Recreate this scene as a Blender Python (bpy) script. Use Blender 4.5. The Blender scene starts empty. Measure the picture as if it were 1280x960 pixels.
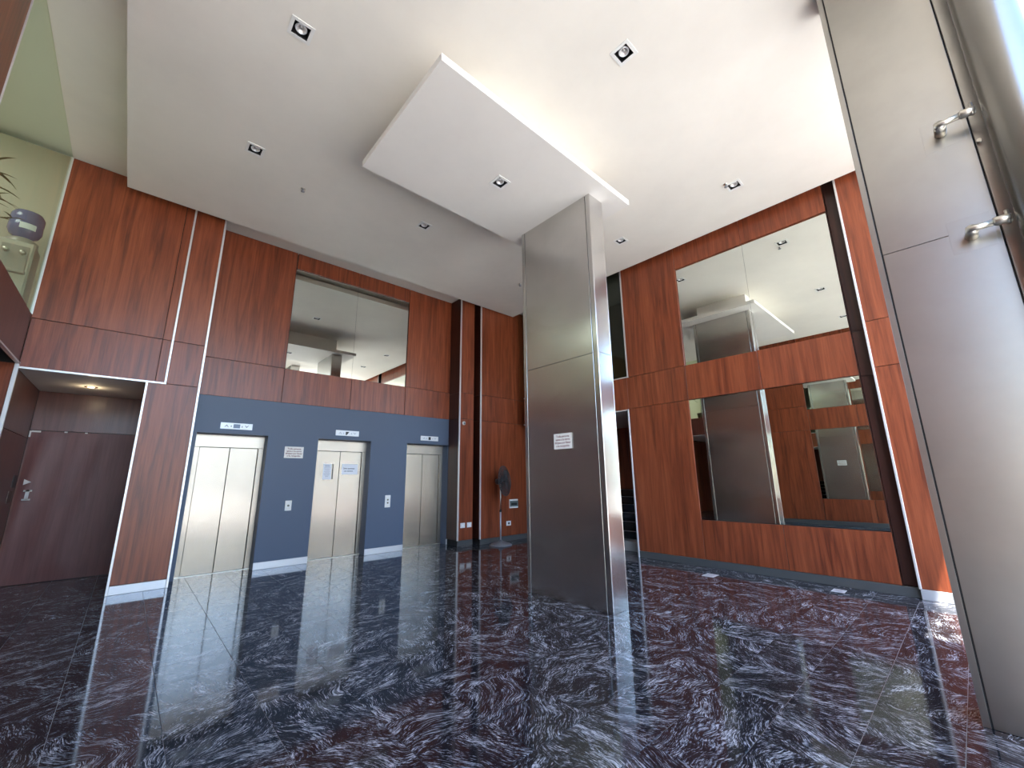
import bpy, bmesh, math, random
from mathutils import Vector, Matrix
random.seed(7)
R = math.radians
SC = bpy.context.scene
COL = SC.collection

# ------------------------------------------------------------------ camera
YAW, PITCH, ROLL, FPX = R(42.43823), R(12.90634), R(-0.61932), 513.684
f = Vector((math.sin(YAW) * math.cos(PITCH), math.cos(YAW) * math.cos(PITCH), math.sin(PITCH)))
r0 = Vector((math.cos(YAW), -math.sin(YAW), 0)); u0 = r0.cross(f)
rr = r0 * math.cos(ROLL) + u0 * math.sin(ROLL)
uu = -r0 * math.sin(ROLL) + u0 * math.cos(ROLL)
CAM = Vector((0, 0, 1.5))
cd = bpy.data.cameras.new('camera'); cd.sensor_width = 36; cd.sensor_fit = 'HORIZONTAL'
cd.lens = FPX / 1280 * 36; cd.clip_start = 0.02; cd.clip_end = 400
co = bpy.data.objects.new('camera', cd); COL.objects.link(co)
M = Matrix((rr, uu, -f)).transposed().to_4x4(); M.translation = CAM
co.matrix_world = M
SC.camera = co

# ------------------------------------------------------------------ world, sun, exposure
W = bpy.data.worlds.new('world'); SC.world = W; W.use_nodes = True
wn = W.node_tree.nodes; wl = W.node_tree.links
sky = wn.new('ShaderNodeTexSky'); sky.sky_type = 'NISHITA'; sky.sun_disc = False
SUN_D = Vector((1.1, 1.0, -3.5)).normalized()          # travel direction of the sunlight
sky.sun_elevation = math.asin(-SUN_D.z)
sky.sun_rotation = math.atan2(-SUN_D.x, -SUN_D.y)
sky.air_density = 1.0; sky.dust_density = 0.4; sky.ozone_density = 1.0
wn['Background'].inputs['Strength'].default_value = 0.40
wl.new(sky.outputs[0], wn['Background'].inputs['Color'])
sd = bpy.data.lights.new('sun', 'SUN'); sd.energy = 6.6; sd.angle = R(0.53); sd.color = (1.0, 0.95, 0.87)
so = bpy.data.objects.new('sun', sd); COL.objects.link(so)
so.rotation_euler = SUN_D.to_track_quat('-Z', 'Y').to_euler(); so.location = (-6, -12, 18)
pd = bpy.data.lights.new('facade_portal', 'AREA'); pd.shape = 'RECTANGLE'; pd.size = 8.7; pd.size_y = 5.9
pd.cycles.is_portal = True
po = bpy.data.objects.new('facade_portal', pd); COL.objects.link(po)
po.location = (3.085, -1.05, 2.95); po.rotation_euler = (R(90), 0, 0)
VS = SC.view_settings
SC.display_settings.display_device = 'sRGB'
VS.view_transform = 'Standard'; VS.look = 'None'; VS.gamma = 1.0; VS.use_curve_mapping = False
VS.exposure = 2.05
SC.cycles.max_bounces = 14; SC.cycles.diffuse_bounces = 6; SC.cycles.glossy_bounces = 8
SC.cycles.sample_clamp_indirect = 6.0

# ------------------------------------------------------------------ materials
def mat(name, color=(.8, .8, .8), rough=.5, metal=0.0, spec=.5, **k):
    m = bpy.data.materials.new(name); m.use_nodes = True
    p = m.node_tree.nodes['Principled BSDF']
    p.inputs['Base Color'].default_value = (*color, 1)
    p.inputs['Roughness'].default_value = rough
    p.inputs['Metallic'].default_value = metal
    p.inputs['Specular IOR Level'].default_value = spec
    for kk, v in k.items():
        p.inputs[kk.replace('_', ' ')].default_value = v
    return m

class NT:
    def __init__(s, m):
        s.t = m.node_tree; s.p = s.t.nodes['Principled BSDF']
    def n(s, typ, **k):
        nd = s.t.nodes.new('ShaderNode' + typ)
        for a, b in k.items():
            if hasattr(nd, a): setattr(nd, a, b)
            else: nd.inputs[a.replace('_', ' ')].default_value = b
        return nd
    def l(s, a, b): s.t.links.new(a, b)
    def math(s, op, a, b=None, c=None):
        nd = s.n('Math', operation=op)
        for i, v in enumerate((a, b, c)):
            if v is None: continue
            if isinstance(v, (int, float)): nd.inputs[i].default_value = v
            else: s.l(v, nd.inputs[i])
        return nd.outputs[0]
    def ramp(s, fac, stops):
        nd = s.n('ValToRGB'); e = nd.color_ramp.elements
        while len(e) < len(stops): e.new(.5)
        for el, (pos, c) in zip(e, stops):
            el.position = pos; el.color = (*c, 1)
        s.l(fac, nd.inputs[0]); return nd.outputs[0]
    def coords(s, scale=(1, 1, 1), rnd=37.0):
        tc = s.n('TexCoord'); oi = s.n('ObjectInfo')
        off = s.n('Combine' + 'XYZ')
        q = s.math('MULTIPLY', oi.outputs['Random'], rnd)
        for i in range(3): s.l(q, off.inputs[i])
        ad = s.n('VectorMath', operation='ADD'); s.l(tc.outputs['Object'], ad.inputs[0]); s.l(off.outputs[0], ad.inputs[1])
        mp = s.n('Mapping'); s.l(ad.outputs[0], mp.inputs[0]); mp.inputs['Scale'].default_value = scale
        return mp.outputs[0]

def wood_mat(name, dark, mid, light, rough=.33):
    m = mat(name, mid, rough); t = NT(m)
    v = t.coords((1, 1, .055))
    w = t.n('TexNoise', Scale=5, Detail=3); t.l(v, w.inputs['Vector'])
    a = t.n('TexNoise', Scale=13, Detail=5, Roughness=.6, Distortion=.9); t.l(v, a.inputs['Vector'])
    v2 = t.coords((1, 1, .02))
    b = t.n('TexNoise', Scale=120, Detail=3, Roughness=.6); t.l(v2, b.inputs['Vector'])
    s1 = t.math('MULTIPLY', a.outputs[0], .62)
    s2 = t.math('MULTIPLY_ADD', b.outputs[0], .26, s1)
    s3 = t.math('MULTIPLY_ADD', w.outputs[0], .22, s2)
    c = t.ramp(s3, [(.42, dark), (.55, mid), (.70, light)])
    t.l(c, t.p.inputs['Base Color'])
    bp = t.n('Bump', Strength=.03, Distance=.002); t.l(b.outputs[0], bp.inputs['Height']); t.l(bp.outputs[0], t.p.inputs['Normal'])
    return m

WOOD = wood_mat('red_wood', (.115, .026, .011), (.215, .050, .019), (.31, .082, .032))
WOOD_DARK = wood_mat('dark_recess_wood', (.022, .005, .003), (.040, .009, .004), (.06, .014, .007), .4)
WOOD2 = wood_mat('brown_wood', (.085, .026, .018), (.12, .038, .026), (.155, .052, .036), .3)

def plaster(name, c):
    m = mat(name, c, .75, spec=.3); t = NT(m)
    tc = t.n('TexCoord')
    a = t.n('TexNoise', Scale=.7, Detail=6, Roughness=.65); t.l(tc.outputs['Object'], a.inputs['Vector'])
    col = t.ramp(a.outputs[0], [(.3, tuple(x * .93 for x in c)), (.6, c)])
    t.l(col, t.p.inputs['Base Color'])
    b = t.n('TexNoise', Scale=90, Detail=2); t.l(tc.outputs['Object'], b.inputs['Vector'])
    bp = t.n('Bump', Strength=.04, Distance=.003); t.l(b.outputs[0], bp.inputs['Height']); t.l(bp.outputs[0], t.p.inputs['Normal'])
    return m
PLASTER = plaster('ceiling_paint', (.81, .775, .705))
PANELWHITE = plaster('panel_paint', (.80, .77, .72))
BEIGE = plaster('beige_wall_paint', (.58, .53, .44))
BLUE = mat('slate_blue_paint', (.078, .108, .165), .5); 

def steel(name, c=(.50, .48, .45), rough=.28, wave=.0, dist=.02, grain=(1, 1, .015), streak=.02, aniso=0.0):
    m = mat(name, c, rough, 1.0); t = NT(m)
    v = t.coords(grain)
    b = t.n('TexNoise', Scale=160, Detail=3); t.l(v, b.inputs['Vector'])
    rg = t.n('MapRange'); rg.inputs['To Min'].default_value = rough - streak; rg.inputs['To Max'].default_value = rough + streak
    t.l(b.outputs[0], rg.inputs['Value']); t.l(rg.outputs[0], t.p.inputs['Roughness'])
    v3 = t.coords((1, 1, 1))
    d = t.n('TexNoise', Scale=2.2, Detail=4, Roughness=.6); t.l(v3, d.inputs['Vector'])
    col = t.ramp(d.outputs[0], [(.3, tuple(x * .9 for x in c)), (.65, c)]); t.l(col, t.p.inputs['Base Color'])
    if aniso:                                       # vertical brushing spreads reflections sideways
        ge = t.n('NewGeometry'); cr = t.n('VectorMath', operation='CROSS_PRODUCT')
        t.l(ge.outputs['True Normal'], cr.inputs[0]); cr.inputs[1].default_value = (0, 0, 1)
        t.l(cr.outputs[0], t.p.inputs['Tangent']); t.p.inputs['Anisotropic'].default_value = aniso
    if wave:
        v2 = t.coords((.55, .55, 1.1))
        w = t.n('TexNoise', Scale=1.1, Detail=1, Roughness=.4); t.l(v2, w.inputs['Vector'])
        bp = t.n('Bump', Strength=wave, Distance=dist); t.l(w.outputs[0], bp.inputs['Height']); t.l(bp.outputs[0], t.p.inputs['Normal'])
    return m
STEEL_FACE = steel('brushed_steel_face', (.63, .605, .575), .27, .45, .06, streak=.003, aniso=.75)
STEEL_END = steel('polished_steel_end', (.66, .65, .64), .20, .08, .02, streak=.008, aniso=.5)
STEEL_DOOR = steel('brushed_steel_door', (.43, .395, .35), .27, .1, .02, streak=.006, aniso=.85)
STEEL_TUBE = steel('satin_steel_tube', (.21, .20, .185), .24, streak=.01)
STEEL_BIG = steel('dull_steel_face', (.37, .35, .32), .30, .2, .03, streak=.01)
CHROME = mat('bright_steel', (.66, .63, .56), .34, 1.0)
ALU = mat('aluminium_trim', (.78, .77, .76), .35, .55)
BASE_ALU = mat('aluminium_baseboard', (.62, .64, .67), .36, .6)
BASE_DARK = mat('dark_baseboard', (.10, .105, .105), .35, .3)
DARK = mat('black_void', (.012, .011, .011), .7)
BLACK = mat('black_plastic', (.015, .015, .016), .4)
BLACKGLOSS = mat('black_granite_step', (.010, .010, .012), .12)
WHITE = mat('white_plastic', (.78, .78, .75), .4)
CREAM = mat('cream_plastic', (.74, .72, .62), .45)
PAPER = mat('white_paper', (.86, .87, .90), .8)
CARD = mat('off_white_card', (.84, .80, .74), .6)
INK_RED = mat('red_brown_ink', (.20, .035, .025), .7)
INK = mat('dark_ink', (.05, .055, .08), .7)
INK_GREY = mat('grey_ink', (.40, .42, .48), .7)
GREY = mat('grey_plastic', (.22, .23, .25), .45)
SILVER = mat('silver_plate', (.70, .72, .74), .4, .3)
LCD = mat('blue_grey_display', (.13, .17, .26), .25)
GROUT = mat('joint_grout', (.20, .20, .21), .6)
DUSTY = mat('dusty_dark_grey_wire', (.045, .043, .045), .5)
MARBLE = mat('grey_marble_riser', (.30, .31, .32), .25)
STREET = mat('concrete_paving', (.46, .435, .39), .8)
FACADE = mat('cream_render', (.86, .80, .68), .8)  # cream render, lightened to read brighter in the steel reflections
MIRROR = mat('mirror_glass', (.80, .84, .79), .0, 1.0)
LENS = mat('halogen_reflector', (.62, .60, .58), .3, .4)
LAMP_ON = bpy.data.materials.new('lit_bulb'); LAMP_ON.use_nodes = True
_p = LAMP_ON.node_tree.nodes['Principled BSDF']; _p.inputs['Emission Color'].default_value = (1, .78, .45, 1); _p.inputs['Emission Strength'].default_value = 6
TAPE = mat('pale_tape', (.62, .58, .54), .6)
LEAF = mat('olive_leaf', (.085, .085, .025), .5)
BOTTLE = mat('blue_water_bottle', (.18, .22, .42), .15, **{'Transmission_Weight': .25})
COOLER = mat('grey_cooler_plastic', (.36, .33, .29), .35)
COOLER2 = mat('light_cooler_plastic', (.52, .48, .42), .4)

def glass_mat(name, tint, refl):
    m = bpy.data.materials.new(name); m.use_nodes = True; nt = m.node_tree
    for n in list(nt.nodes):
        if n.type != 'OUTPUT_MATERIAL': nt.nodes.remove(n)
    out = [n for n in nt.nodes if n.type == 'OUTPUT_MATERIAL'][0]
    tr = nt.nodes.new('ShaderNodeBsdfTransparent'); tr.inputs[0].default_value = (*tint, 1)
    gl = nt.nodes.new('ShaderNodeBsdfGlossy'); gl.inputs['Roughness'].default_value = 0; gl.inputs[0].default_value = (.9, 1, .92, 1)
    fr = nt.nodes.new('ShaderNodeFresnel'); fr.inputs[0].default_value = refl
    mx = nt.nodes.new('ShaderNodeMixShader')
    ge = nt.nodes.new('ShaderNodeNewGeometry'); mu = nt.nodes.new('ShaderNodeMath'); mu.operation = 'SUBTRACT'; mu.use_clamp = True
    nt.links.new(fr.outputs[0], mu.inputs[0]); nt.links.new(ge.outputs['Backfacing'], mu.inputs[1]); nt.links.new(mu.outputs[0], mx.inputs[0]); nt.links.new(tr.outputs[0], mx.inputs[1]); nt.links.new(gl.outputs[0], mx.inputs[2])
    nt.links.new(mx.outputs[0], out.inputs[0])
    return m
GLASS = glass_mat('green_tinted_glass', (.86, .92, .85), 1.18)
GLASS_D = glass_mat('dark_tinted_glass', (.55, .60, .55), 1.6)

def granite():
    m = mat('black_veined_granite', (.02, .02, .02), .07, 0.0, .5); t = NT(m)
    tc = t.n('TexCoord'); oi = t.n('ObjectInfo'); ge = t.n('NewGeometry')
    rnd = t.math('FRACT', t.math('ADD', oi.outputs['Random'], ge.outputs['Random Per Island']))
    off = t.n('CombineXYZ')
    t.l(t.math('MULTIPLY', rnd, 61.0), off.inputs[0]); t.l(t.math('MULTIPLY', rnd, 137.0), off.inputs[1]); t.l(t.math('MULTIPLY', rnd, 29.0), off.inputs[2])
    ang = t.math('MULTIPLY', t.math('SUBTRACT', t.math('FRACT', t.math('MULTIPLY', rnd, 7.31)), .35), 3.4)
    gp = t.n('NewGeometry')
    vr = t.n('VectorRotate', rotation_type='Z_AXIS'); t.l(gp.outputs['Position'], vr.inputs['Vector']); t.l(ang, vr.inputs['Angle'])
    ad = t.n('VectorMath', operation='ADD'); t.l(vr.outputs[0], ad.inputs[0]); t.l(off.outputs[0], ad.inputs[1])
    wn_ = t.n('TexNoise', Scale=1.9, Detail=2, Roughness=.5); t.l(ad.outputs[0], wn_.inputs['Vector'])
    sub = t.n('VectorMath', operation='SUBTRACT'); t.l(wn_.outputs['Color'], sub.inputs[0]); sub.inputs[1].default_value = (.5, .5, .5)
    sc = t.n('VectorMath', operation='SCALE'); t.l(sub.outputs[0], sc.inputs[0]); sc.inputs['Scale'].default_value = .42
    ad2 = t.n('VectorMath', operation='ADD'); t.l(ad.outputs[0], ad2.inputs[0]); t.l(sc.outputs[0], ad2.inputs[1])
    mp = t.n('Mapping'); t.l(ad2.outputs[0], mp.inputs[0]); mp.inputs['Scale'].default_value = (19, 120, 19)
    a = t.n('TexNoise', Scale=1.0, Detail=3, Roughness=.65, Distortion=.1); t.l(mp.outputs[0], a.inputs['Vector'])
    mp3 = t.n('Mapping'); t.l(ad2.outputs[0], mp3.inputs[0]); mp3.inputs['Scale'].default_value = (70, 260, 70)
    e = t.n('TexNoise', Scale=1.0, Detail=2, Roughness=.6); t.l(mp3.outputs[0], e.inputs['Vector'])
    mp2 = t.n('Mapping'); t.l(ad2.outputs[0], mp2.inputs[0]); mp2.inputs['Scale'].default_value = (3.2, 10, 3)
    b = t.n('TexNoise', Scale=1.0, Detail=3, Roughness=.6); t.l(mp2.outputs[0], b.inputs['Vector'])
    s = t.math('MULTIPLY_ADD', t.math('SUBTRACT', b.outputs[0], .5), .65, t.math('MULTIPLY_ADD', t.math('SUBTRACT', e.outputs[0], .5), .38, a.outputs[0]))
    c = t.ramp(s, [(.47, (.010, .010, .013)), (.54, (.042, .044, .052)), (.62, (.16, .165, .185)), (.76, (.46, .47, .50))])
    t.l(c, t.p.inputs['Base Color'])
    return m
GRANITE = granite()

# ------------------------------------------------------------------ helpers
def link(name, me, m=None, parent=None, loc=(0, 0, 0)):
    o = bpy.data.objects.new(name, me); COL.objects.link(o)
    if m is not None and me is not None and not me.materials: me.materials.append(m)
    o.location = loc
    if parent is not None:
        o.parent = parent
        wp = Vector(parent['wl']) if 'wl' in parent.keys() else Vector((0, 0, 0))
        o.location = Vector(loc) - wp
    o['wl'] = tuple(loc)
    return o

def bm_box(bm, c, s, bev=0.0):
    ret = bmesh.ops.create_cube(bm, size=1)
    vs = ret['verts']
    bmesh.ops.scale(bm, vec=s, verts=vs); bmesh.ops.translate(bm, vec=c, verts=vs)
    if bev:
        es = list({e for v in vs for e in v.link_edges})
        bmesh.ops.bevel(bm, geom=es, offset=bev, segments=1, affect='EDGES', profile=.5)

def box(name, lo, hi, m, parent=None, bev=0.0):
    lo = Vector(lo); hi = Vector(hi)
    lo, hi = Vector(map(min, lo, hi)), Vector(map(max, lo, hi))
    c = (lo + hi) / 2; s = hi - lo
    bm = bmesh.new(); bm_box(bm, (0, 0, 0), s, bev)
    me = bpy.data.meshes.new(name); bm.to_mesh(me); bm.free()
    return link(name, me, m, parent, c)

def boxes(name, lst, m, parent=None):
    lo = Vector((min(min(a[i], b[i]) for a, b in lst) for i in range(3)))
    hi = Vector((max(max(a[i], b[i]) for a, b in lst) for i in range(3)))
    c = (lo + hi) / 2
    bm = bmesh.new()
    for a, b in lst:
        a = Vector(a); b = Vector(b)
        bm_box(bm, (a + b) / 2 - c, Vector((abs(b[i] - a[i]) for i in range(3))))
    me = bpy.data.meshes.new(name); bm.to_mesh(me); bm.free()
    return link(name, me, m, parent, c)

def tube_bm(bm, pts, rad, n=16, caps=True):
    pts = [Vector(p) for p in pts]; rings = []
    rads = rad if isinstance(rad, (list, tuple)) else [rad] * len(pts)
    for i, p in enumerate(pts):
        d = (pts[min(i + 1, len(pts) - 1)] - pts[max(i - 1, 0)]).normalized()
        up = Vector((0, 0, 1)) if abs(d.z) < .9 else Vector((1, 0, 0))
        a = d.cross(up).normalized(); b = d.cross(a).normalized()
        rings.append([bm.verts.new(p + (a * math.cos(2 * math.pi * k / n) + b * math.sin(2 * math.pi * k / n)) * rads[i]) for k in range(n)])
    for i in range(len(rings) - 1):
        for k in range(n):
            fc = bm.faces.new((rings[i][k], rings[i][(k + 1) % n], rings[i + 1][(k + 1) % n], rings[i + 1][k])); fc.smooth = True
    if caps:
        bm.faces.new(rings[0][::-1]); bm.faces.new(rings[-1])

def fin(name, bm, m, parent=None, loc=(0, 0, 0)):
    """bm holds world coordinates; the object's origin goes to loc"""
    bmesh.ops.translate(bm, vec=-Vector(loc), verts=bm.verts[:])
    bmesh.ops.recalc_face_normals(bm, faces=bm.faces[:])
    me = bpy.data.meshes.new(name); bm.to_mesh(me); bm.free()
    return link(name, me, m, parent, loc)

def tube(name, pts, rad, m, parent=None, n=16):
    bm = bmesh.new(); tube_bm(bm, pts, rad, n)
    c = sum((Vector(p) for p in pts), Vector()) / len(pts)
    return fin(name, bm, m, parent, c)

def lathe(name, prof, centre, m, parent=None, n=32):
    """prof: (radius, z) pairs, top or bottom closed when radius is 0"""
    bm = bmesh.new(); rings = []
    cx, cy, cz = centre
    for rad, z in prof:
        if rad < 1e-6: rings.append([bm.verts.new((cx, cy, cz + z))])
        else: rings.append([bm.verts.new((cx + rad * math.cos(2 * math.pi * k / n), cy + rad * math.sin(2 * math.pi * k / n), cz + z)) for k in range(n)])
    for A, B in zip(rings, rings[1:]):
        for k in range(n):
            q = [A[k % len(A)], A[(k + 1) % len(A)], B[(k + 1) % len(B)], B[k % len(B)]]
            q2 = []
            for v in q:
                if v not in q2: q2.append(v)
            if len(q2) > 2:
                fc = bm.faces.new(q2); fc.smooth = True
    return fin(name, bm, m, parent, centre)

def struct(o): o['kind'] = 'structure'; return o
def tag(o, label, cat, group=None):
    o['label'] = label; o['category'] = cat
    if group: o['group'] = group
    return o
def thing(name, loc, label, cat, group=None):
    o = bpy.data.objects.new(name, None); COL.objects.link(o); o.location = loc; o['wl'] = tuple(loc)
    o.empty_display_size = .1
    return tag(o, label, cat, group)

def text_mesh(name, body, size, m, parent, origin, xdir, ydir, align='CENTER'):
    cu = bpy.data.curves.new(name, 'FONT'); cu.body = body; cu.size = size; cu.align_x = align; cu.align_y = 'CENTER'
    cu.resolution_u = 2; cu.offset = size * .022
    ob = bpy.data.objects.new(name, cu); COL.objects.link(ob)
    bpy.context.view_layer.update()
    me = bpy.data.meshes.new_from_object(ob.evaluated_get(bpy.context.evaluated_depsgraph_get()))
    bpy.data.objects.remove(ob); bpy.data.curves.remove(cu)
    X = Vector(xdir).normalized(); Y = Vector(ydir).normalized(); Z = X.cross(Y)
    me.transform(Matrix((X, Y, Z)).transposed().to_4x4())
    me.materials.clear()
    return link(name, me, m, parent, origin)

def project(p):
    v = Vector(p) - CAM; d = v.dot(f)
    if d < .05: return None
    return 640 + FPX * v.dot(rr) / d, 480 - FPX * v.dot(uu) / d

def panel(parent, plane, pos, a0, a1, z0, z1, m=None, th=.02, nrm=-1, gap=.004):
    """a facing panel on a wall plane ('x' or 'y'), its face at pos looking along nrm"""
    m = m or WOOD
    q = pos - nrm * th
    if plane == 'y': return box('wood_panel', (a0 + gap, pos, z0 + gap), (a1 - gap, q, z1 - gap), m, parent, .0015)
    return box('wood_panel', (pos, a0 + gap, z0 + gap), (q, a1 - gap, z1 - gap), m, parent, .0015)

# ================================================================== STRUCTURE
# ---- floor with granite tiles
XT, YT, X0, Y0 = .515, .412, .89, 1.53
floor = struct(box('floor', (-5.2, -1.2, -.12), (11, 10.6, -.004), GROUT))
tiles = []
for i in range(-12, 20):
    for j in range(-7, 23):
        x = X0 + i * XT; y = Y0 + j * YT
        if x < -5.2 or x + XT > 11 or y < -1.2 or y + YT > 10.6: continue
        ps = [project(q) for q in ((x, y, 0), (x + XT, y, 0), (x + XT, y + YT, 0), (x, y + YT, 0))]
        area = 0
        if all(ps):
            if any(0 <= px <= 1280 and 0 <= py <= 960 for px, py in ps) and -1.3 < x + XT / 2 < 7.6 and y < 8.9:
                area = abs(sum(ps[k][0] * ps[(k + 1) % 4][1] - ps[(k + 1) % 4][0] * ps[k][1] for k in range(4))) / 2
        tiles.append((area, x, y))
tiles.sort(reverse=True)
g = .0014
bm = bmesh.new(); bm_box(bm, (0, 0, -.011), (XT - 2 * g, YT - 2 * g, .022), .0012)
tile_me = bpy.data.meshes.new('floor_tile'); bm.to_mesh(tile_me); bm.free(); tile_me.materials.append(GRANITE)
single = [t for t in tiles if t[0] > 0][:300]
for a, x, y in single:
    link('floor_tile', tile_me, None, floor, (x + XT / 2, y + YT / 2, 0))
rest = [t for t in tiles if t not in single]
vs, fs = [], []
for a, x, y in rest:
    b = len(vs)
    for z in (-.022, 0):
        vs += [(x + g, y + g, z), (x + XT - g, y + g, z), (x + XT - g, y + YT - g, z), (x + g, y + YT - g, z)]
    fs += [(b, b + 3, b + 2, b + 1), (b + 4, b + 5, b + 6, b + 7)] + [(b + k, b + (k + 1) % 4, b + 4 + (k + 1) % 4, b + 4 + k) for k in range(4)]
me = bpy.data.meshes.new('far_tiles'); me.from_pydata(vs, [], fs)
far = link('far_tiles', me, GRANITE, floor); far['kind'] = 'stuff'

# ---- street outside the open front (gives the daylight its bounce)
struct(box('street_ground', (-45, -60, -.3), (50, -1.2, -.06), STREET))
ow = struct(box('street_building', (-40, -27, -.06), (46, -24, 7.5), FACADE))  # unseen building across the street, a plain block
# ---- shell
struct(box('ceiling_upper', (-5.3, -1.12, 6.30), (11.1, 10.7, 6.6), PLASTER))
struct(box('sun_block_overhang', (-5.3, -1.72, 6.0), (3.7, -1.12, 6.6), PLASTER))  # unseen slab, added and sized to keep sun off entrance floor and column
struct(box('wall_far', (-5.3, 10.6, -.1), (11.1, 10.8, 6.4), PLASTER))
struct(box('wall_outer_left', (-5.4, -1.2, -.1), (-5.2, 10.7, 6.4), BEIGE))
struct(box('wall_outer_right', (11.0, -1.2, -.1), (11.2, 10.7, 6.4), WOOD2))
struct(box('wall_front_left', (-5.3, -1.3, -.1), (-1.36, -1.0, 6.4), STREET))
struct(box('wall_front_right', (7.5, -1.3, -.1), (11.1, -1.0, 6.4), STREET))
struct(box('trim_facade_head', (-1.36, -1.12, 5.9), (7.5, -1.0, 6.35), PLASTER))

# ---- dropped ceiling with holes for the downlights
CZ = 5.88
LX = (.637, 3.24, 6.28); LY = (1.732, 3.76, 5.806); HW = .078
holes = [(x, y) for x in LX for y in LY if not (x == LX[1] and y == LY[1])]
def slab(name, x0, x1, y0, y1, z0, z1, hl, m, parent=None):
    xs = sorted({x0, x1} | {x + s * HW for x, y in hl for s in (-1, 1)})
    ys = sorted({y0, y1} | {y + s * HW for x, y in hl for s in (-1, 1)})
    bm = bmesh.new(); V = {}
    def v(x, y, z):
        k = (x, y, z)
        if k not in V: V[k] = bm.verts.new(k)
        return V[k]
    solid = {}
    for i in range(len(xs) - 1):
        for j in range(len(ys) - 1):
            cx = (xs[i] + xs[i + 1]) / 2; cy = (ys[j] + ys[j + 1]) / 2
            solid[i, j] = not any(abs(cx - x) < HW and abs(cy - y) < HW for x, y in hl)
    for (i, j), s in solid.items():
        if not s: continue
        a, b, c, d = xs[i], xs[i + 1], ys[j], ys[j + 1]
        bm.faces.new((v(a, c, z0), v(a, d, z0), v(b, d, z0), v(b, c, z0)))
        bm.faces.new((v(a, c, z1), v(b, c, z1), v(b, d, z1), v(a, d, z1)))
        for (di, dj), (p, q) in {(-1, 0): ((a, c), (a, d)), (1, 0): ((b, c), (b, d)), (0, -1): ((a, c), (b, c)), (0, 1): ((a, d), (b, d))}.items():
            if not solid.get((i + di, j + dj), False):
                bm.faces.new((v(*p, z0), v(*q, z0), v(*q, z1), v(*p, z1)))
    return fin(name, bm, m, parent, ((x0 + x1) / 2, (y0 + y1) / 2, z0))
ceil = struct(slab('ceiling', -.645, 7.293, -1.0, 7.914, CZ, CZ + .11, holes, PLASTER))
box('ceiling_strip', (-1.28, -1.0, 6.21), (.63, 8.66, 6.30), PLASTER, ceil)
box('ceiling_strip', (.63, -1.0, 6.09), (7.45, 8.66, 6.30), PLASTER, ceil)

# ---- back wall: slate blue lower band with three lift openings, wood above
E = [(.74, 1.80), (2.68, 3.765), (4.62, 5.73)]
YB = 8.64
segs = [((.63, YB, 2.31), (5.81, 8.95, 2.95))]
xs = [.63] + [v for e in E for v in e] + [5.81]
for k in range(0, 8, 2): segs.append(((xs[k], YB, 0), (xs[k + 1], 8.95, 2.31)))
wb = struct(boxes('wall_back', segs, BLUE))
box('backing', (.60, 8.70, 2.95), (5.82, 8.95, 6.09), DARK, wb)
for a0, a1, z0, z1 in ((.64, 1.945, 3.62, 6.09), (1.952, 3.247, 5.745, 6.09), (3.247, 4.51, 5.745, 6.09), (4.515, 5.81, 3.62, 6.09),
                       (.64, 1.94, 2.95, 3.62), (1.94, 3.245, 2.95, 3.62), (3.245, 4.51, 2.95, 3.62), (4.51, 5.81, 2.95, 3.62)):
    panel(wb, 'y', YB, a0, a1, z0, z1)
# ---- left pier and bulkhead
YP = 8.2
pl = struct(boxes('wall_pier_left', [((.01, 8.225, 0), (.63, 8.66, 3.0)), ((-1.28, 8.225, 3.0), (.63, 8.66, 6.21))], DARK))
for a0, a1, z0, z1 in ((-1.28, .09, 3.68, 6.21), (.09, .205, 3.68, 6.21), (-1.28, .09, 2.99, 3.68), (.09, .205, 2.99, 3.68),
                       (.225, .63, 3.68, 6.21), (.225, .63, 2.985, 3.68), (.01, .63, .118, 2.985)):
    panel(pl, 'y', YP, a0, a1, z0, z1)
T = 0
def trim(lo, hi, m=None):
    global T
    T += 1
    return struct(box('trim_%d' % T, lo, hi, m or ALU, None, .003))
trim((.198, YP - .022, 2.985), (.226, YP + .02, 6.2))
trim((-1.28, YP - .022, 2.972), (.226, YP + .02, 3.0))
trim((-.012, YP - .022, .0), (.016, YP + .03, 2.972))
trim((.622, YP - .022, .0), (.652, YP + .03, 6.2))
# ---- recess behind the left bulkhead
wr = struct(box('wall_recess', (-1.4, 10.07, 0), (.2, 10.2, 3.1), DARK))
panel(wr, 'y', 10.05, -1.28, .02, 2.33, 2.975, WOOD2)
panel(wr, 'y', 10.05, -1.28, .02, .0, 2.33, WOOD2)
struct(box('ceiling_recess', (-1.28, 8.24, 2.975), (.02, 10.06, 3.06), PANELWHITE))
rs = struct(box('wall_recess_right', (.0, 8.25, 0), (.1, 10.06, 2.975), WOOD2))
# ---- left wall (x = -1.28): mirrored part, opening with glazed office above
XL = -1.28
wl_ = struct(boxes('wall_left', [((XL - .2, -1.0, 0), (XL - .045, 5.08, 6.21)), ((XL - .06, 5.08, 3.06), (XL - .03, 8.2, 3.66)), ((XL - .2, 8.24, 0), (XL - .025, 10.06, 3.1))], DARK))
for a0, a1, z0, z1 in ((.86, 2.09, .118, .77), (2.09, 3.35, .118, .77), (.86, 2.09, 2.93, 3.6), (2.09, 3.35, 2.93, 3.6), (.86, 2.09, 5.52, 6.2), (2.09, 3.35, 5.52, 6.2),
                       (3.35, 5.07, .118, 2.93), (3.35, 5.07, 2.93, 3.72), (3.35, 5.07, 3.72, 6.2), (-1.0, .86, .118, 2.93), (-1.0, .86, 2.93, 3.6), (-1.0, .86, 3.6, 6.2),
                       (5.07, 8.2, 3.06, 3.73)):
    panel(wl_, 'x', XL, a0, a1, z0, z1, WOOD2 if a0 > 5 else None, .045 if a0 < 5 else .03, 1)
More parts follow.
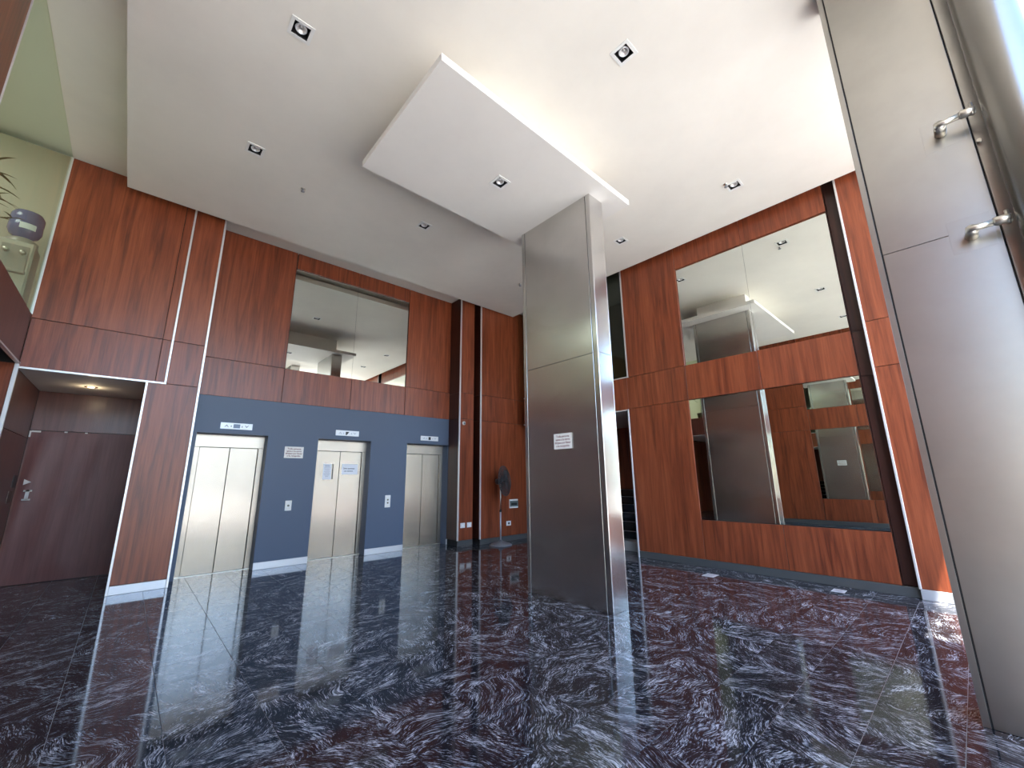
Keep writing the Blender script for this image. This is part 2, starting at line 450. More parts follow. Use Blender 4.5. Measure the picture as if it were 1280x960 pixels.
for a0, a1, z0, z1 in ((8.2, 10.05, 0, 2.2), (8.2, 10.05, 2.2, 2.975)):
    panel(wl_, 'x', XL, a0, a1, z0, z1, WOOD2, .02, 1)
trim((XL - .03, 5.07, 3.035), (XL + .012, 8.2, 3.058))
trim((XL - .03, YP - .03, 0), (XL + .012, YP + .005, 3.03))
wa = struct(box('wall_alcove_back', (-5.2, 8.225, 0), (-1.31, 8.4, 3.62), DARK))
panel(wa, 'y', YP, -3.2, -1.31, .0, 3.04); panel(wa, 'y', YP, -5.2, -3.2, .0, 3.04)
struct(box('wall_alcove_front', (-5.2, 4.95, 0), (-1.48, 5.07, 6.21), BEIGE))
struct(box('ceiling_alcove', (-5.2, 5.07, 3.06), (-1.48, 8.22, 3.60), PANELWHITE))
struct(box('wall_office', (-5.2, 8.2, 3.6), (-1.30, 8.4, 6.21), BEIGE))
struct(box('floor_office', (-5.2, 5.07, 3.60), (-1.31, 8.2, 3.66), BEIGE))
w1 = struct(box('window_1', (XL - .018, 5.09, 3.74), (XL - .006, 8.195, 6.21), GLASS))
box('window_frame', (XL - .03, 8.19, 3.73), (XL + .006, 8.198, 6.21), ALU, w1)
box('window_frame', (XL - .03, 5.084, 3.73), (XL + .006, 5.092, 6.21), ALU, w1)
# ---- right wall (x = 7.45)
XR = 7.45
wR = struct(boxes('wall_right', [((XR + .045, .862, 0), (XR + .2, 4.57, 6.09)), ((XR + .085, .66, 0), (XR + .2, .862, 6.09)), ((XR + .03, 4.57, 2.86), (XR + .2, 7.69, 3.52)), ((XR - .05 + .03, -1.0, 0), (XR + .2, .69, 6.09))], DARK))
for a0, a1, z0, z1 in ((.855, 2.09, .118, .765), (2.09, 3.32, .118, .765), (.855, 2.09, 2.875, 3.535), (2.09, 3.32, 2.875, 3.535), (.855, 2.09, 5.51, 6.09), (2.09, 3.32, 5.51, 6.09),
                       (3.32, 4.575, .118, 2.875), (3.32, 4.575, 2.875, 3.535), (3.32, 4.535, 3.535, 6.09)):
    panel(wR, 'x', XR, a0, a1, z0, z1, None, .045, -1)
panel(wR, 'x', XR, 4.575, 7.69, 2.85, 3.535, None, .03, -1)
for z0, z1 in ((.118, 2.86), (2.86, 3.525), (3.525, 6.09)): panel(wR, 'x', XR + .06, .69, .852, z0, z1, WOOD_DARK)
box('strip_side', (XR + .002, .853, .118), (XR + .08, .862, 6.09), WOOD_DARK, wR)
for a0, a1, z0, z1 in ((-1.0, .69, .118, 2.94), (-1.0, .69, 2.94, 3.605), (-1.0, .69, 3.605, 6.09)):
    panel(wR, 'x', XR - .05, a0, a1, z0, z1)
trim((XR - .075, .674, .118), (XR - .045, .700, 6.09))
# doorway trim and stair hall
trim((XR - .02, 4.572, 0), (XR + .03, 4.600, 2.86)); trim((XR - .02, 4.572, 2.835), (XR + .03, 7.69, 2.862))
struct(box('wall_stair_back', (10.3, 4.4, 0), (10.45, 8.1, 3.6), WOOD))
struct(box('wall_stair_near', (XR + .2, 4.35, 0), (10.4, 4.45, 3.6), WOOD))
struct(box('ceiling_stair', (XR + .2, 4.4, 2.87), (10.4, 7.66, 3.5), PLASTER))
struct(box('floor_upper_hall', (XR + .04, 4.45, 3.5), (10.4, 7.66, 3.54), BEIGE))
struct(box('wall_upper_hall', (9.6, 4.4, 3.54), (9.8, 8.1, 6.3), BEIGE))
struct(box('wall_upper_near', (XR + .2, 4.35, 3.5), (9.8, 4.45, 6.3), BEIGE))
w2 = struct(box('window_2', (XR + .006, 4.56, 3.56), (XR + .018, 7.68, 6.09), GLASS_D))
box('window_frame', (XR - .012, 4.537, 3.53), (XR + .03, 4.562, 6.09), ALU, w2)
box('window_frame', (XR - .012, 4.56, 3.535), (XR + .03, 7.68, 3.555), ALU, w2)
# ---- pier and far panel right of the lifts
YQ = 8.18; YF = 8.0
pr = struct(boxes('wall_pier_right', [((5.76, YQ + .025, 0), (6.165, 8.75, 6.09)), ((6.165, 8.5, 0), (6.3, 8.75, 6.09))], DARK))
for z0, z1 in ((.118, 2.93), (2.93, 3.58), (3.58, 6.09)):
    panel(pr, 'y', YQ, 5.745, 6.17, z0, z1)
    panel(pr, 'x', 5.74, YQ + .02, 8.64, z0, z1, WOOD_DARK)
box('baseboard_piece', (5.745, YQ, 0), (6.17, YQ + .02, .116), BASE_DARK, pr)
wf = struct(box('wall_far_right', (6.27, YF + .025, 0), (9.6, 8.5, 6.09), DARK))
for z0, z1 in ((.118, 2.90), (2.90, 3.55), (3.55, 6.09)):
    panel(wf, 'y', YF, 6.25, 7.40, z0, z1); panel(wf, 'y', YF, 7.40, 9.5, z0, z1)
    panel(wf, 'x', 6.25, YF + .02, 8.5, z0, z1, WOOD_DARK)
trim((5.728, YQ - .02, .118), (5.757, YQ + .02, 6.09)); trim((6.235, YF - .02, .118), (6.263, YF + .02, 6.09))
# ---- baseboards
def bb(side, lo, hi, m): return struct(box('baseboard_' + side, lo, hi, m, None, .003))
for a0, a1 in ((1.80, 2.68), (3.765, 4.62), (5.73, 5.80)): bb('back', (a0, YB - .012, 0), (a1, YB + .01, .118), BASE_ALU)
bb('pier', (.016, YP - .012, 0), (.622, YP + .02, .117), BASE_ALU)
bb('far', (6.255, YF - .012, 0), (9.4, YF + .02, .117), BASE_DARK)
bb('right', (XR - .004, .70, 0), (XR + .04, 4.575, .117), BASE_DARK)
bb('entrance', (XR - .06, -1.0, 0), (XR - .03, .69, .117), BASE_ALU)
bb('left', (XL - .03, -1.0, 0), (XL + .006, 5.07, .117), BASE_DARK)

# ================================================================== OBJECTS
# ---- mirrors
def mirror(x, nrm, y0, y1, z0, z1, split, label):
    t = thing('wall_mirror', (x, (y0 + y1) / 2, z0), label, 'mirror', 'wall mirrors set into the wood panelling')
    cuts = [y0] + ([split] if split else []) + [y1]
    for a, b in zip(cuts, cuts[1:]): box('mirror_pane', (x, a + .0015, z0), (x - nrm * .006, b - .0015, z1), MIRROR, t)
mirror(XR + .035, -1, .862, 3.318, 3.541, 5.508, 2.09, 'large upper mirror on the right wood wall, under the ceiling')
mirror(XR + .018, -1, .862, 3.318, .768, 2.868, None, 'large lower mirror on the right wood wall, near the floor')
mirror(XL - .03, 1, .862, 3.346, .773, 2.925, None, 'lower mirror on the left wood wall, seen reflected in the right one')
mirror(XL - .03, 1, .862, 3.346, 3.605, 5.515, 2.09, 'upper mirror on the left wood wall, its foot seen reflected')
t = thing('wall_mirror', (3.23, YB + .04, 3.62), 'wide two-pane mirror above the three lifts', 'mirror', 'wall mirrors set into the wood panelling')
for a, b in ((1.953, 3.2455), (3.2485, 4.507)): box('mirror_pane', (a, YB + .03, 3.625), (b, YB + .036, 5.742), MIRROR, t)

# ---- lifts
YD = 8.87
names = ('left lift with bare brushed steel doors beside the red wood pier', 'middle lift with two sheets of paper taped on its steel doors',
         'right lift with plain steel doors, farthest from the entrance')
for k, (a, b) in enumerate(E):
    t = thing('elevator', ((a + b) / 2, YD, 0), names[k], 'elevator', 'lifts in the slate blue wall')
    a += .005; b -= .004
    j = .085
    box('header', (a, YD, 2.085), (b, YD + .06, 2.305), STEEL_DOOR, t, .003)
    box('jamb', (a, YD, 0), (a + j, YD + .06, 2.083), STEEL_DOOR, t, .003)
    box('jamb', (b - j, YD, 0), (b, YD + .06, 2.083), STEEL_DOOR, t, .003)
    mid = (a + b) / 2
    box('door_leaf', (a + j + .003, YD + .022, .008), (mid - .004, YD + .05, 2.08), STEEL_DOOR, t, .003)
    box('door_leaf', (mid + .004, YD + .022, .008), (b - j - .007, YD + .05, 2.08), STEEL_DOOR, t, .003)
    box('shaft_back', (a, YD + .06, 0), (b, YD + .075, 2.3), DARK, t)
    box('sill', (a, YD - .02, -.002), (b, YD + .02, .006), CHROME, t)
    # floor indicator above
    c = [1.287, 3.24, 5.197][k]
    it = thing('floor_indicator', (c, YB, 2.445), ('lift display with blue-grey screen and two arrows over the left lift', 'lift display with a half black screen over the middle lift', 'lift display with a black screen over the right lift')[k], 'lift display', 'lift displays above the doors')
    box('plate', (c - .24, YB - .014, 2.39), (c + .24, YB - .001, 2.50), SILVER, it, .003)
    w = .05 if k == 0 else .03
    if k != 1:
        box('screen', (c - w, YB - .017, 2.41), (c + w, YB - .013, 2.48), LCD if k == 0 else BLACK, it)
    else:
        bm = bmesh.new()
        q = [bm.verts.new((c + x, YB - .0165, z)) for x, z in ((-.04, 2.41), (-.015, 2.41), (.035, 2.475), (-.04, 2.475))]; bm.faces.new(q)
        ex = bmesh.ops.extrude_face_region(bm, geom=bm.faces[:]); bmesh.ops.translate(bm, vec=(0, .003, 0), verts=[v for v in ex['geom'] if isinstance(v, bmesh.types.BMVert)])
        fin('screen', bm, BLACK, it, (c, YB - .015, 2.44))
    am = GREY if k == 0 else INK_GREY
    for s, up in ((-1, 1), (1, -1)):
        cx = c + s * .15; bm = bmesh.new()
        for dz in (0,):
            h = .022 * up
            pts = [(cx - .034, 2.445 - h), (cx, 2.445 + h), (cx + .034, 2.445 - h), (cx + .02, 2.445 - h), (cx, 2.445 - h * .1), (cx - .02, 2.445 - h)]
            vv = [bm.verts.new((x, YB - .0165, z)) for x, z in pts]
            bm.faces.new((vv[0], vv[1], vv[4], vv[5])); bm.faces.new((vv[1], vv[2], vv[3], vv[4]))
        fin('arrow', bm, am, it, (cx, YB - .0165, 2.445))
        box('arrow_dot', (c + s * .082 - .008, YB - .0166, 2.425), (c + s * .082 + .008, YB - .014, 2.455), am, it)

# ---- call panels
for c, w, z0, z1, lab in ((2.256, .056, .96, 1.14, 'white call button plate between the left and middle lifts'), (4.213, .062, .915, 1.17, 'tall white call button plate between the middle and right lifts')):
    t = thing('call_panel', (c, YB, z0), lab, 'button panel', 'lift call plates on the blue wall')
    box('plate', (c - w, YB - .016, z0), (c + w, YB - .001, z1), WHITE, t, .004)
    n = 1 if w < .06 else 2
    for q in range(n):
        zz = (z0 + z1) / 2 + (0 if n == 1 else (.032, -.032)[q])
        lathe('button', [(0, .004), (.016, .004), (.019, 0), (.019, -.004)], (c, YB - .02, zz), mat('button_%d%d' % (n, q), (.16, .15, .10), .4), t, 16).rotation_euler = (R(90), 0, 0)
    box('key_label', (c - .03, YB - .0175, z0 + .025), (c + .03, YB - .015, z0 + .04), CREAM, t)

# ---- printed signs
LINES = ('Toda persona', 'ajena a la torre', 'dirijase por favor', 'a la recepción')
def sign(name, o, xd, w, h, lab, grp):
    """o: lower left corner, xd: reading direction (unit, horizontal)"""
    X = Vector(xd); N = X.cross(Vector((0, 0, 1)))       # out of the wall
    o = Vector(o); c = o + X * w / 2 + Vector((0, 0, h / 2))
    t = thing(name, tuple(c), lab, 'sign', grp)
    a = o; b = o + X * w + Vector((0, 0, h)) + N * .004
    box('card', a, b, PAPER if name == 'paper_notice' else CARD, t)
    return t, X, N, c
t, X, N, c = sign('wall_sign', (2.095, YB - .0005, 1.914), (1, 0, 0), .33, .214, 'white card of four red lines on the blue wall between two lifts', 'four-line visitor signs')
for k, s in enumerate(LINES): text_mesh('text_line', s, .042, INK_RED, t, c + N * .0045 + Vector((0, 0, .066 - k * .044)), X, (0, 0, 1))
t, X, N, c = sign('wall_sign', (4.2, 3.76, 1.872), (0, -1, 0), .31, .203, 'white card of four red lines on the central steel column', 'four-line visitor signs')
for k, s in enumerate(LINES): text_mesh('text_line', s, .040, INK_RED, t, c + N * .0045 + Vector((0, 0, .063 - k * .042)), X, (0, 0, 1))
t, X, N, c = sign('paper_notice', (2.90, YD + .0215, 1.515), (1, 0, 0), .165, .31, 'tall paper sheet on the left leaf of the middle lift', 'papers taped to the middle lift')
for k in range(9):
    ww = (.10, .12, .125, .11, .12, .1, .12, .09, .06)[k]
    box('print_line', c + N * .0042 + Vector((-ww / 2, 0, .105 - k * .026)), c + N * .0047 + Vector((ww / 2, 0, .113 - k * .026 + (.008 if k == 0 else 0))), INK_GREY, t)
t, X, N, c = sign('paper_notice', (3.278, YD + .0215, 1.613), (1, 0, 0), .335, .215, 'wide paper sheet with two bold lines on the right leaf of the middle lift', 'papers taped to the middle lift')
text_mesh('text_line', 'Solo ascenso', .045, INK, t, c + N * .0045 + Vector((-.02, 0, .015)), X, (0, 0, 1))
text_mesh('text_line', 'con demora', .038, INK, t, c + N * .0045 + Vector((-.03, 0, -.037)), X, (0, 0, 1))
tag(box('tape_strip', (3.082, YD + .019, 1.52), (3.102, YD + .0215, 1.825), BLACK), 'short black vertical strip beside the tall paper on the middle lift', 'strip')

# ---- central steel column
def column(name, x0, x1, y0, y1, z1, grv0, grv1, seam, label, face, end, zs=None):
    t = thing(name, ((x0 + x1) / 2, (y0 + y1) / 2, 0), label, 'column')
    e = .010
    box('core', (x0 + e, y0 + e, 0), (x1 - e, y1 - e, z1), DARK, t)
    gp = .005
    zz = [0.0] + list(seam) + [z1]
    for a, b in zip(zz, zz[1:]):
        for x, xo in ((x0, x0 + e), (x1, x1 - e)):
            box('face_panel', (x, grv0 + gp, a + .002), (xo, grv1 - gp, b - .002), face, t, .0015)
        for y, yo in ((y0, y0 + e), (y1, y1 - e)):
            box('end_panel', (x0 + .012, y, a + .0015), (x1 - .012, yo, b - .0015), end, t, .0015)
    for xa, xb in ((x0, x0 + .012), (x1 - .012, x1)):
        box('corner_strip', (xa, y0 - .0005, 0), (xb, grv0 - gp, z1), face, t, .002)
        box('corner_strip', (xa, grv1 + gp, 0), (xb, y1 + .0005, z1), face, t, .002)
    return t
colC = column('steel_column', 4.21, 4.515, 2.97, 4.33, 5.39, 3.042, 4.262, [3.07], 'broad stainless steel column standing in the middle of the lobby', STEEL_FACE, STEEL_END)
colB = column('steel_column', 4.05, 4.355, -.62, .228, CZ, -.402, .188, [3.14], 'dull stainless steel column in the right foreground, cut by the frame', STEEL_BIG, STEEL_END)
for z0, z1 in ((3.81, 4.055), (2.985, 3.235)):
    box('mounting_plate', (4.049, -.374, z0), (4.052, -.168, z1), STEEL_BIG, colB, .0006)

# ---- steel tube and its brackets
tp = thing('steel_tube', (3.85, -.585, 0), 'thick round steel tube standing before the right foreground column', 'tube')
lathe('pipe', [(.136, 0), (.136, CZ)], (3.85, -.585, 0), STEEL_TUBE, tp, 64)
lathe('base_ring', [(.17, 0), (.17, .02), (.138, .03)], (3.85, -.585, 0), CHROME, tp, 48)
for z, lab in ((3.93, 'upper bent steel bracket between column and round tube'), (3.09, 'lower bent steel bracket between column and round tube')):
    t = thing('tube_bracket', (4.05, -.262, z), lab, 'bracket', 'bent brackets holding the round tube')
    y = -.262 if z > 3.5 else -.272
    xs_ = 3.925
    lathe('stub', [(0, 0), (.033, 0), (.033, .05), (.031, .125), (0, .125)], (4.05, y, z), CHROME, t, 20).rotation_euler = (0, R(-90), 0)
    tube('arm', [(xs_ + .01, y + .028, z), (xs_ + .005, y - .02, z), (xs_, y - .1, z)], .021, CHROME, t)
    tube('sleeve', [(xs_, y - .096, z), (xs_, y - .102, z), (xs_, y - .165, z), (xs_, y - .172, z)], [.024, .029, .029, .024], CHROME, t)
    tube('clamp_pin', [(xs_ - .01, y - .155, z + .052), (xs_ - .01, y - .155, z - .04)], .011, CHROME, t, 10)
tag(tube('bolt_head', [(4.05, -.42, 3.75), (4.02, -.42, 3.75)], .012, CHROME, None, 12), 'small steel bolt head on the column under the upper bracket', 'bolt')

# ---- suspended ceiling panel round the column
sp = thing('ceiling_panel', (3.2, 3.65, 5.39), 'white rectangular raft hung under the ceiling over the central column', 'ceiling panel')
slab('raft', 1.636, 4.87, 2.735, 4.572, 5.39, 5.475, [(3.14, 3.63)], PANELWHITE, sp)
boxes('pedestal', [((2.2, 3.06, 5.475), (4.35, 3.10, CZ)), ((2.2, 4.21, 5.475), (4.35, 4.25, CZ)), ((2.2, 3.10, 5.475), (2.24, 4.21, CZ)), ((4.31, 3.10, 5.475), (4.35, 4.21, CZ))], PANELWHITE, sp)

# ---- square recessed downlights
def downlight(x, y, z, label, name='downlight'):
    t = thing(name, (x, y, z), label, 'ceiling light', 'square recessed ceiling lights')
    o, i, th = .105, .074, .008
    boxes('frame', [((x - o, y - o, z - th), (x + o, y - i, z - .0005)), ((x - o, y + i, z - th), (x + o, y + o, z - .0005)), ((x - o, y - i, z - th), (x - i, y + i, z - .0005)), ((x + i, y - i, z - th), (x + o, y + i, z - .0005))], WHITE, t)
    h = .075
    boxes('housing', [((x - i, y - i, z - .003), (x - i + .003, y + i, z + h)), ((x + i - .003, y - i, z - .003), (x + i, y + i, z + h)), ((x - i, y - i, z - .003), (x + i, y - i + .003, z + h)), ((x - i, y + i - .003, z - .003), (x + i, y + i, z + h)), ((x - i, y - i, z + h), (x + i, y + i, z + h + .003))], BLACK, t)
    lathe('lamp_ring', [(.056, .018), (.050, .006), (.042, .012), (.042, .04)], (x, y, z), SILVER, t, 28)
    lathe('reflector', [(.042, .014), (.030, .03), (.012, .045), (.010, .03), (0, .026)], (x, y, z), LENS, t, 28)
    return t
LAB = {(0, 0): None,
       (0, 1): 'square ceiling light at the upper left of the ceiling, left of the hung raft',
       (0, 2): 'square ceiling light over the left lift, between raft and ceiling edge',
       (1, 0): 'square ceiling light nearest the entrance, right of the raft corner',
       (1, 2): 'square ceiling light between the hung raft and the lift wall mirror',
       (2, 0): 'square ceiling light beside a sprinkler, near the right wall mirror',
       (2, 1): 'square ceiling light right of the central column top',
       (2, 2): None}
for i, x in enumerate(LX):
    for j, y in enumerate(LY):
        if (i, j) == (1, 1): continue
        lab = LAB[i, j] or ('square ceiling light behind the central column' if i == 2 else 'square ceiling light above the entrance, seen only in mirrors')
        downlight(x, y, CZ, lab)
downlight(3.14, 3.63, 5.39, 'square light set in the hung white ceiling raft')
# ---- round recess light, lit
t = thing('recess_light', (-.64, 9.15, 2.975), 'small lit round downlight in the white soffit of the left recess', 'ceiling light')
lathe('rim', [(.075, -.001), (.075, -.008), (.05, -.008), (.045, -.001)], (-.64, 9.15, 2.975), mat('bronze_rim', (.09, .06, .04), .4), t, 28)
lathe('bulb', [(.045, -.002), (.03, -.010), (0, -.014)], (-.64, 9.15, 2.975), LAMP_ON, t, 24)
ld = bpy.data.lights.new('bulb_light', 'POINT'); ld.energy = .6; ld.color = (1, .78, .5); ld.shadow_soft_size = .04
lo = bpy.data.objects.new('bulb_light', ld); COL.objects.link(lo); lo.parent = t; lo.location = (0, 0, -.06)
# ---- sprinklers
for x, y, lab in ((1.355, 6.20, 'tiny sprinkler head left of centre on the ceiling, over the lift wall'), (6.07, 6.32, 'tiny sprinkler head beside the central column edge'), (6.16, 1.81, 'tiny sprinkler head touching the square light near the right wall')):
    t = thing('sprinkler', (x, y, CZ), lab, 'sprinkler', 'ceiling sprinkler heads')
    lathe('escutcheon', [(.032, -.0005), (.032, -.004), (.012, -.010)], (x, y, CZ), CHROME, t, 20)
    lathe('body', [(.011, -.008), (.011, -.03), (.006, -.034), (.006, -.05)], (x, y, CZ), GREY, t, 12)
    lathe('deflector', [(0, -.048), (.026, -.049), (.026, -.053), (0, -.053)], (x, y, CZ), GREY, t, 16)

# ---- pedestal fan
FX, FY = 6.56, 7.62
t = thing('pedestal_fan', (FX, FY, 0), 'grey pedestal fan with wire guard before the far wood wall', 'fan')
lathe('base', [(0, 0), (.26, 0), (.265, .012), (.23, .035), (.12, .065), (.05, .085), (.03, .12), (0, .12)], (FX, FY, 0), mat('grey_fan_base', (.16, .165, .18), .4), t, 40)
tube('pole', [(FX, FY, .1), (FX, FY, .75)], .019, mat('grey_fan_pole', (.42, .42, .46), .35, .4), t)
tube('pole_extension', [(FX, FY, .75), (FX, FY, 1.40)], .014, CHROME, t)
lathe('collar', [(.019, 0), (.027, .005), (.027, .045), (.016, .055)], (FX, FY, .73), BLACK, t, 16)
n = Vector((.42, -.9, .1)).normalized(); hc = Vector((FX, FY, 1.43))
tube('motor', [hc - n * .13, hc - n * .11, hc - n * .02, hc + n * .04], [.03, .065, .075, .05], BLACK, t, 20)
fc = hc + n * .11
a = n.cross(Vector((0, 0, 1))).normalized(); b = a.cross(n).normalized()
RG = .345
bm = bmesh.new()
for off, rads in ((.055, (.06, .12, .18, .24, .30)), (-.055, (.10, .2, .29)), (0, (RG,))):
    for q in rads:
        dome = off * (1 - (q / RG) ** 2 * .6)
        P = [fc + n * dome + (a * math.cos(2 * math.pi * k / 36) + b * math.sin(2 * math.pi * k / 36)) * q for k in range(37)]
        tube_bm(bm, P, .0045 if q < RG else .010, 5, False)
for k in range(40):
    d = a * math.cos(2 * math.pi * k / 40) + b * math.sin(2 * math.pi * k / 40)
    for s in (1, -1):
        tube_bm(bm, [fc + n * .055 * s + d * .05, fc + n * .05 * s + d * .2, fc + d * RG], .0042, 4, False)
fin('guard', bm, DUSTY, t, fc)
tube('guard_badge', [fc + n * .055, fc + n * .065], .055, DUSTY, t, 20)
hub = tube('hub', [fc - n * .03, fc + n * .03], .04, BLACK, t, 16)
for k in range(3):
    bm = bmesh.new(); rings = []
    th0 = k * 2 * math.pi / 3
    for q in range(5):
        rad = .035 + q * .065; wid = (.3, .62, .72, .62, .36)[q]
        row = []
        for s in range(4):
            th = th0 + (s / 3 - .5) * wid * (1.3 if q == 0 else 1)
            row.append(bm.verts.new(fc + (a * math.cos(th) + b * math.sin(th)) * rad + n * ((s / 3 - .5) * .05)))
        rings.append(row)
    for q in range(4):
        for s in range(3):
            bm.faces.new((rings[q][s], rings[q][s + 1], rings[q + 1][s + 1], rings[q + 1][s])).smooth = True
    ex = bmesh.ops.extrude_face_region(bm, geom=bm.faces[:]); bmesh.ops.translate(bm, vec=n * .003, verts=[v for v in ex['geom'] if isinstance(v, bmesh.types.BMVert)])
    fin('blade', bm, DUSTY, t, fc)

# ---- wall plates on the far right panels
for c, lab in ((5.878, 'white wall plate low on the wood pier, left one of the pair'), (6.066, 'white wall plate low on the wood pier, right one of the pair')):
    t = thing('switch_plate', (c, YQ, .39), lab, 'wall plate', 'paired white plates on the wood pier')
    box('plate', (c - .066, YQ - .010, .39), (c + .066, YQ - .001, .50), WHITE, t, .003)
    box('rocker', (c - .025, YQ - .013, .425), (c + .025, YQ - .009, .465), PAPER, t, .002)
t = thing('intercom', (7.31, YF, .78), 'white intercom panel with dark display behind the fan', 'intercom')
box('case', (7.17, YF - .03, .765), (7.455, YF - .001, .98), WHITE, t, .006)
box('screen_frame', (7.172, YF - .034, .80), (7.453, YF - .029, .942), mat('grey_green_bezel', (.14, .17, .16), .3), t, .002)
box('display', (7.215, YF - .037, .835), (7.41, YF - .033, .895), BLACK, t, .002)
t = thing('power_socket', (7.14, YF, .36), 'white wall socket with black hole below the intercom', 'socket')
box('plate', (7.07, YF - .012, .355), (7.22, YF - .001, .465), WHITE, t, .004)
lathe('socket_hole', [(0, .002), (.026, .002), (.028, 0)], (7.15, YF - .0125, .41), BLACK, t, 20).rotation_euler = (R(90), 0, 0)
t = thing('motion_sensor', (5.866, YQ, 2.82), 'small round white sensor high on the wood pier right of the lifts', 'sensor')
lathe('sensor_base', [(0, .0), (.045, .0), (.045, .02), (.035, .028), (0, .028)], (5.866, YQ - .001, 2.82), WHITE, t, 24).rotation_euler = (R(90), 0, 0)
lathe('sensor_eye', [(0, .05), (.02, .045), (.028, .03), (.028, .02)], (5.872, YQ - .006, 2.815), GREY, t, 20).rotation_euler = (R(90), 0, 0)

# ---- stairs behind the right doorway
st = thing('staircase', (8.0, 6.2, 0), 'black granite stairs behind the doorway right of the column', 'stairs')
for k in range(7):
    x = 7.95 + .28 * k; z = .2 + .165 * (k - 1)
    if k == 0: box('first_riser', (7.9, 4.46, 0), (10.28, 7.98, .2), MARBLE, st, .004)
    else:
        box('step', (x - .06, 4.46, z), (10.28, 7.98, z + .165), BLACKGLOSS, st, .004)
        box('nosing', (x - .066, 4.46, z + .155), (x - .058, 7.98, z + .163), GREY, st)

# ---- thin pale rectangles on the floor
for x, y, w, lab in ((7.0 - .12, 3.02, .11, 'thin pale rectangle on the floor right of the central column'), (7.16, 1.47, .09, 'thin pale rectangle on the floor near the right baseboard')):
    t = thing('pale_floor_rect', (x, y, 0), lab, 'floor plate', 'thin pale rectangles on the granite floor')
    box('plate', (x - w, y - w * .8, .0004), (x + w, y + w * .8, .004), SILVER, t, .0015)
    box('inner_rectangle', (x - w * .6, y - w * .45, .004), (x + w * .6, y + w * .45, .0055), BASE_ALU, t)

# ---- brown film taped over the recess wall
bm = bmesh.new(); NX, NZ = 26, 40; VV = []
x0, x1, z0, z1 = -1.26, .0, .01, 2.32
for i in range(NX + 1):
    row = []
    for j in range(NZ + 1):
        x = x0 + (x1 - x0) * i / NX; z = z0 + (z1 - z0) * j / NZ
        ed = min(1, j / 4, (NZ - j) / 3, i / 2 + .2)
        wv = .5 + .5 * math.sin(x * 9 + 1.6 * math.sin(z * 1.9 + .6)); wv += .35 * math.sin(x * 17 - z * 2.5)
        row.append(bm.verts.new((x, 10.044 - .012 * max(0, wv) * ed * (1.2 - .7 * i / NX), z)))
    VV.append(row)
for i in range(NX):
    for j in range(NZ): bm.faces.new((VV[i][j], VV[i + 1][j], VV[i + 1][j + 1], VV[i][j + 1])).smooth = True
fl = thing('plastic_film', (-.63, 10.04, 0), 'wrinkled brown film taped over the lower back wall of the left recess', 'film')
fin('sheet', bm, wood_mat('brown_film', (.12, .038, .032), (.15, .05, .042), (.18, .062, .052), .45), fl, (-.63, 10.04, 1.1))
for x, z, w, h in ((-1.25, 2.30, .1, .025), (-1.27, 2.22, .02, .1), (-.89, 2.31, .035, .02), (-.65, 2.31, .03, .018)):
    box('tape', (x, 10.016, z), (x + w, 10.02, z + h), TAPE, fl)
# sign remnants in the recess corner
t = thing('recess_sign', (-1.18, 10.0, 1.3), 'white arrow and capital I on the wall corner of the left recess', 'sign')
bm = bmesh.new(); vv = [bm.verts.new((x, 9.998, z)) for x, z in ((-1.2, 1.475), (-1.12, 1.52), (-1.2, 1.565))]; bm.faces.new(vv); fin('arrow', bm, TAPE, t, (-1.15, 9.998, 1.52))
boxes('letter', [((-1.155, 9.994, 1.25), (-1.115, 9.998, 1.40)), ((-1.18, 9.994, 1.375), (-1.09, 9.998, 1.40)), ((-1.18, 9.994, 1.24), (-1.09, 9.998, 1.265))], TAPE, t)
box('dark_rectangle', (XL + .001, 9.72, 1.44), (XL + .006, 9.98, 1.62), BLACK, t); box('brown_rectangle', (XL + .001, 9.62, 1.22), (XL + .006, 9.9, 1.39), mat('dull_brown', (.15, .10, .08), .5), t)  # dark and brown rectangles on the side wall beside the sign

# ---- office behind the left glass: cooler and plant
cx, cy, cz = -1.478, 7.90, 3.67
t = thing('water_cooler', (cx, cy, cz), 'grey water cooler with blue bottle behind the upper left glass', 'water cooler')
H = .87
box('body', (cx - .155, cy - .18, cz), (cx + .155, cy + .2, cz + H), COOLER2, t, .02)
box('front_recess', (cx - .12, cy - .19, cz + .45), (cx + .12, cy - .17, cz + .8), COOLER, t, .01)
box('drip_tray', (cx - .13, cy - .24, cz + .42), (cx + .13, cy - .17, cz + .46), COOLER, t, .008)
for s in (-1, 1):
    lathe('tap', [(0, 0), (.025, 0), (.025, .06), (0, .06)], (cx + s * .07, cy - .19, cz + .70), CHROME, t, 16).rotation_euler = (R(90), 0, 0)
lathe('collar', [(.15, 0), (.148, .05), (.11, .08), (.09, .08)], (cx, cy, cz + H), COOLER, t)
bt = lathe('bottle', [(.05, .0), (.06, .05), (.13, .10), (.155, .16), (.155, .24), (.148, .26), (.155, .28), (.155, .37), (.13, .42), (.05, .44), (0, .44)], (cx, cy, cz + H + .04), BOTTLE, t)
bm = bmesh.new()
P = [(math.sin(q) * .158, -math.cos(q) * .158) for q in [(-.2 + k * .12) for k in range(9)]]
for (xa, ya), (xb, yb) in zip(P, P[1:]):
    bm.faces.new([bm.verts.new(v) for v in ((cx + xa, cy + ya, cz + H + .19), (cx + xb, cy + yb, cz + H + .19), (cx + xb, cy + yb, cz + H + .27), (cx + xa, cy + ya, cz + H + .27))])
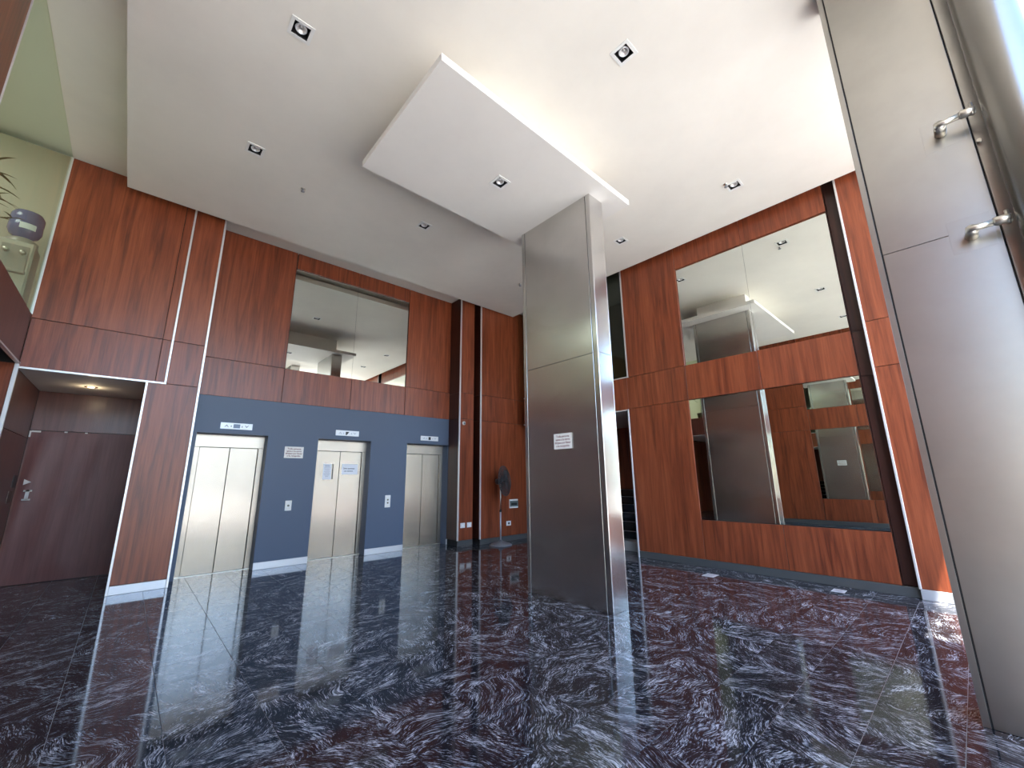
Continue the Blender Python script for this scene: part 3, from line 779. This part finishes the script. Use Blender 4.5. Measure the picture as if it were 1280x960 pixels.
fin('bottle_label', bm, PAPER, bt, (cx, cy, cz + H + .23))
px, py, pz = -1.72, 6.95, 3.66
t = thing('potted_plant', (px, py, pz), 'olive leaved plant in the office behind the upper left glass', 'plant')
lathe('pot', [(0, 0), (.13, 0), (.17, .3), (.155, .3), (.14, .27), (0, .27)], (px, py, pz), mat('brown_pot', (.12, .06, .035), .6), t)
tube('stem', [(px, py, pz + .27), (px + .02, py - .02, pz + .9), (px + .05, py, pz + 1.4)], [.014, .011, .006], LEAF, t, 8)
top = Vector((px + .04, py, pz + 1.28))
def leaf(base, d, length, width):
    d = Vector(d).normalized(); s = d.cross(Vector((0, 0, 1))).normalized(); bm = bmesh.new(); L, C, Rr = [], [], []
    for k in range(6):
        q = k / 5; p = base + d * length * q + Vector((0, 0, -.35 * length * q * q)); w = width * math.sin(math.pi * (.12 + .88 * q)) if k < 5 else .002
        L.append(bm.verts.new(p - s * w)); C.append(bm.verts.new(p + Vector((0, 0, -w * .35)))); Rr.append(bm.verts.new(p + s * w))
    for k in range(5):
        bm.faces.new((L[k], L[k + 1], C[k + 1], C[k])); bm.faces.new((C[k], C[k + 1], Rr[k + 1], Rr[k]))
    return fin('leaf', bm, LEAF, t, base)
for k in range(26):
    th = k * 2.4; el = random.uniform(-.1, .8)
    leaf(top + Vector((0, 0, random.uniform(-.35, .15))), (math.cos(th), math.sin(th), el), random.uniform(.22, .36), random.uniform(.012, .02))
sprig = [Vector((px + .02, py + .1, pz + .75)), Vector((px + .12, py + .2, pz + .86)), Vector((px + .24, py + .3, pz + .95))]
tube('side_stem', sprig, .006, LEAF, t, 6)
for k in range(9):
    th = k * 2.1
    leaf(sprig[1 + k % 2], (math.cos(th), math.sin(th), .5), random.uniform(.1, .16), .012)
ol = bpy.data.lights.new('office_fill_light', 'AREA'); ol.energy = 16; ol.size = 1.2; ol.color = (.93, .98, 1)  # unseen area light, added to brighten the office behind the glass
oo = bpy.data.objects.new('office_fill_light', ol); COL.objects.link(oo); oo.location = (-3.2, 6.6, 6.15)
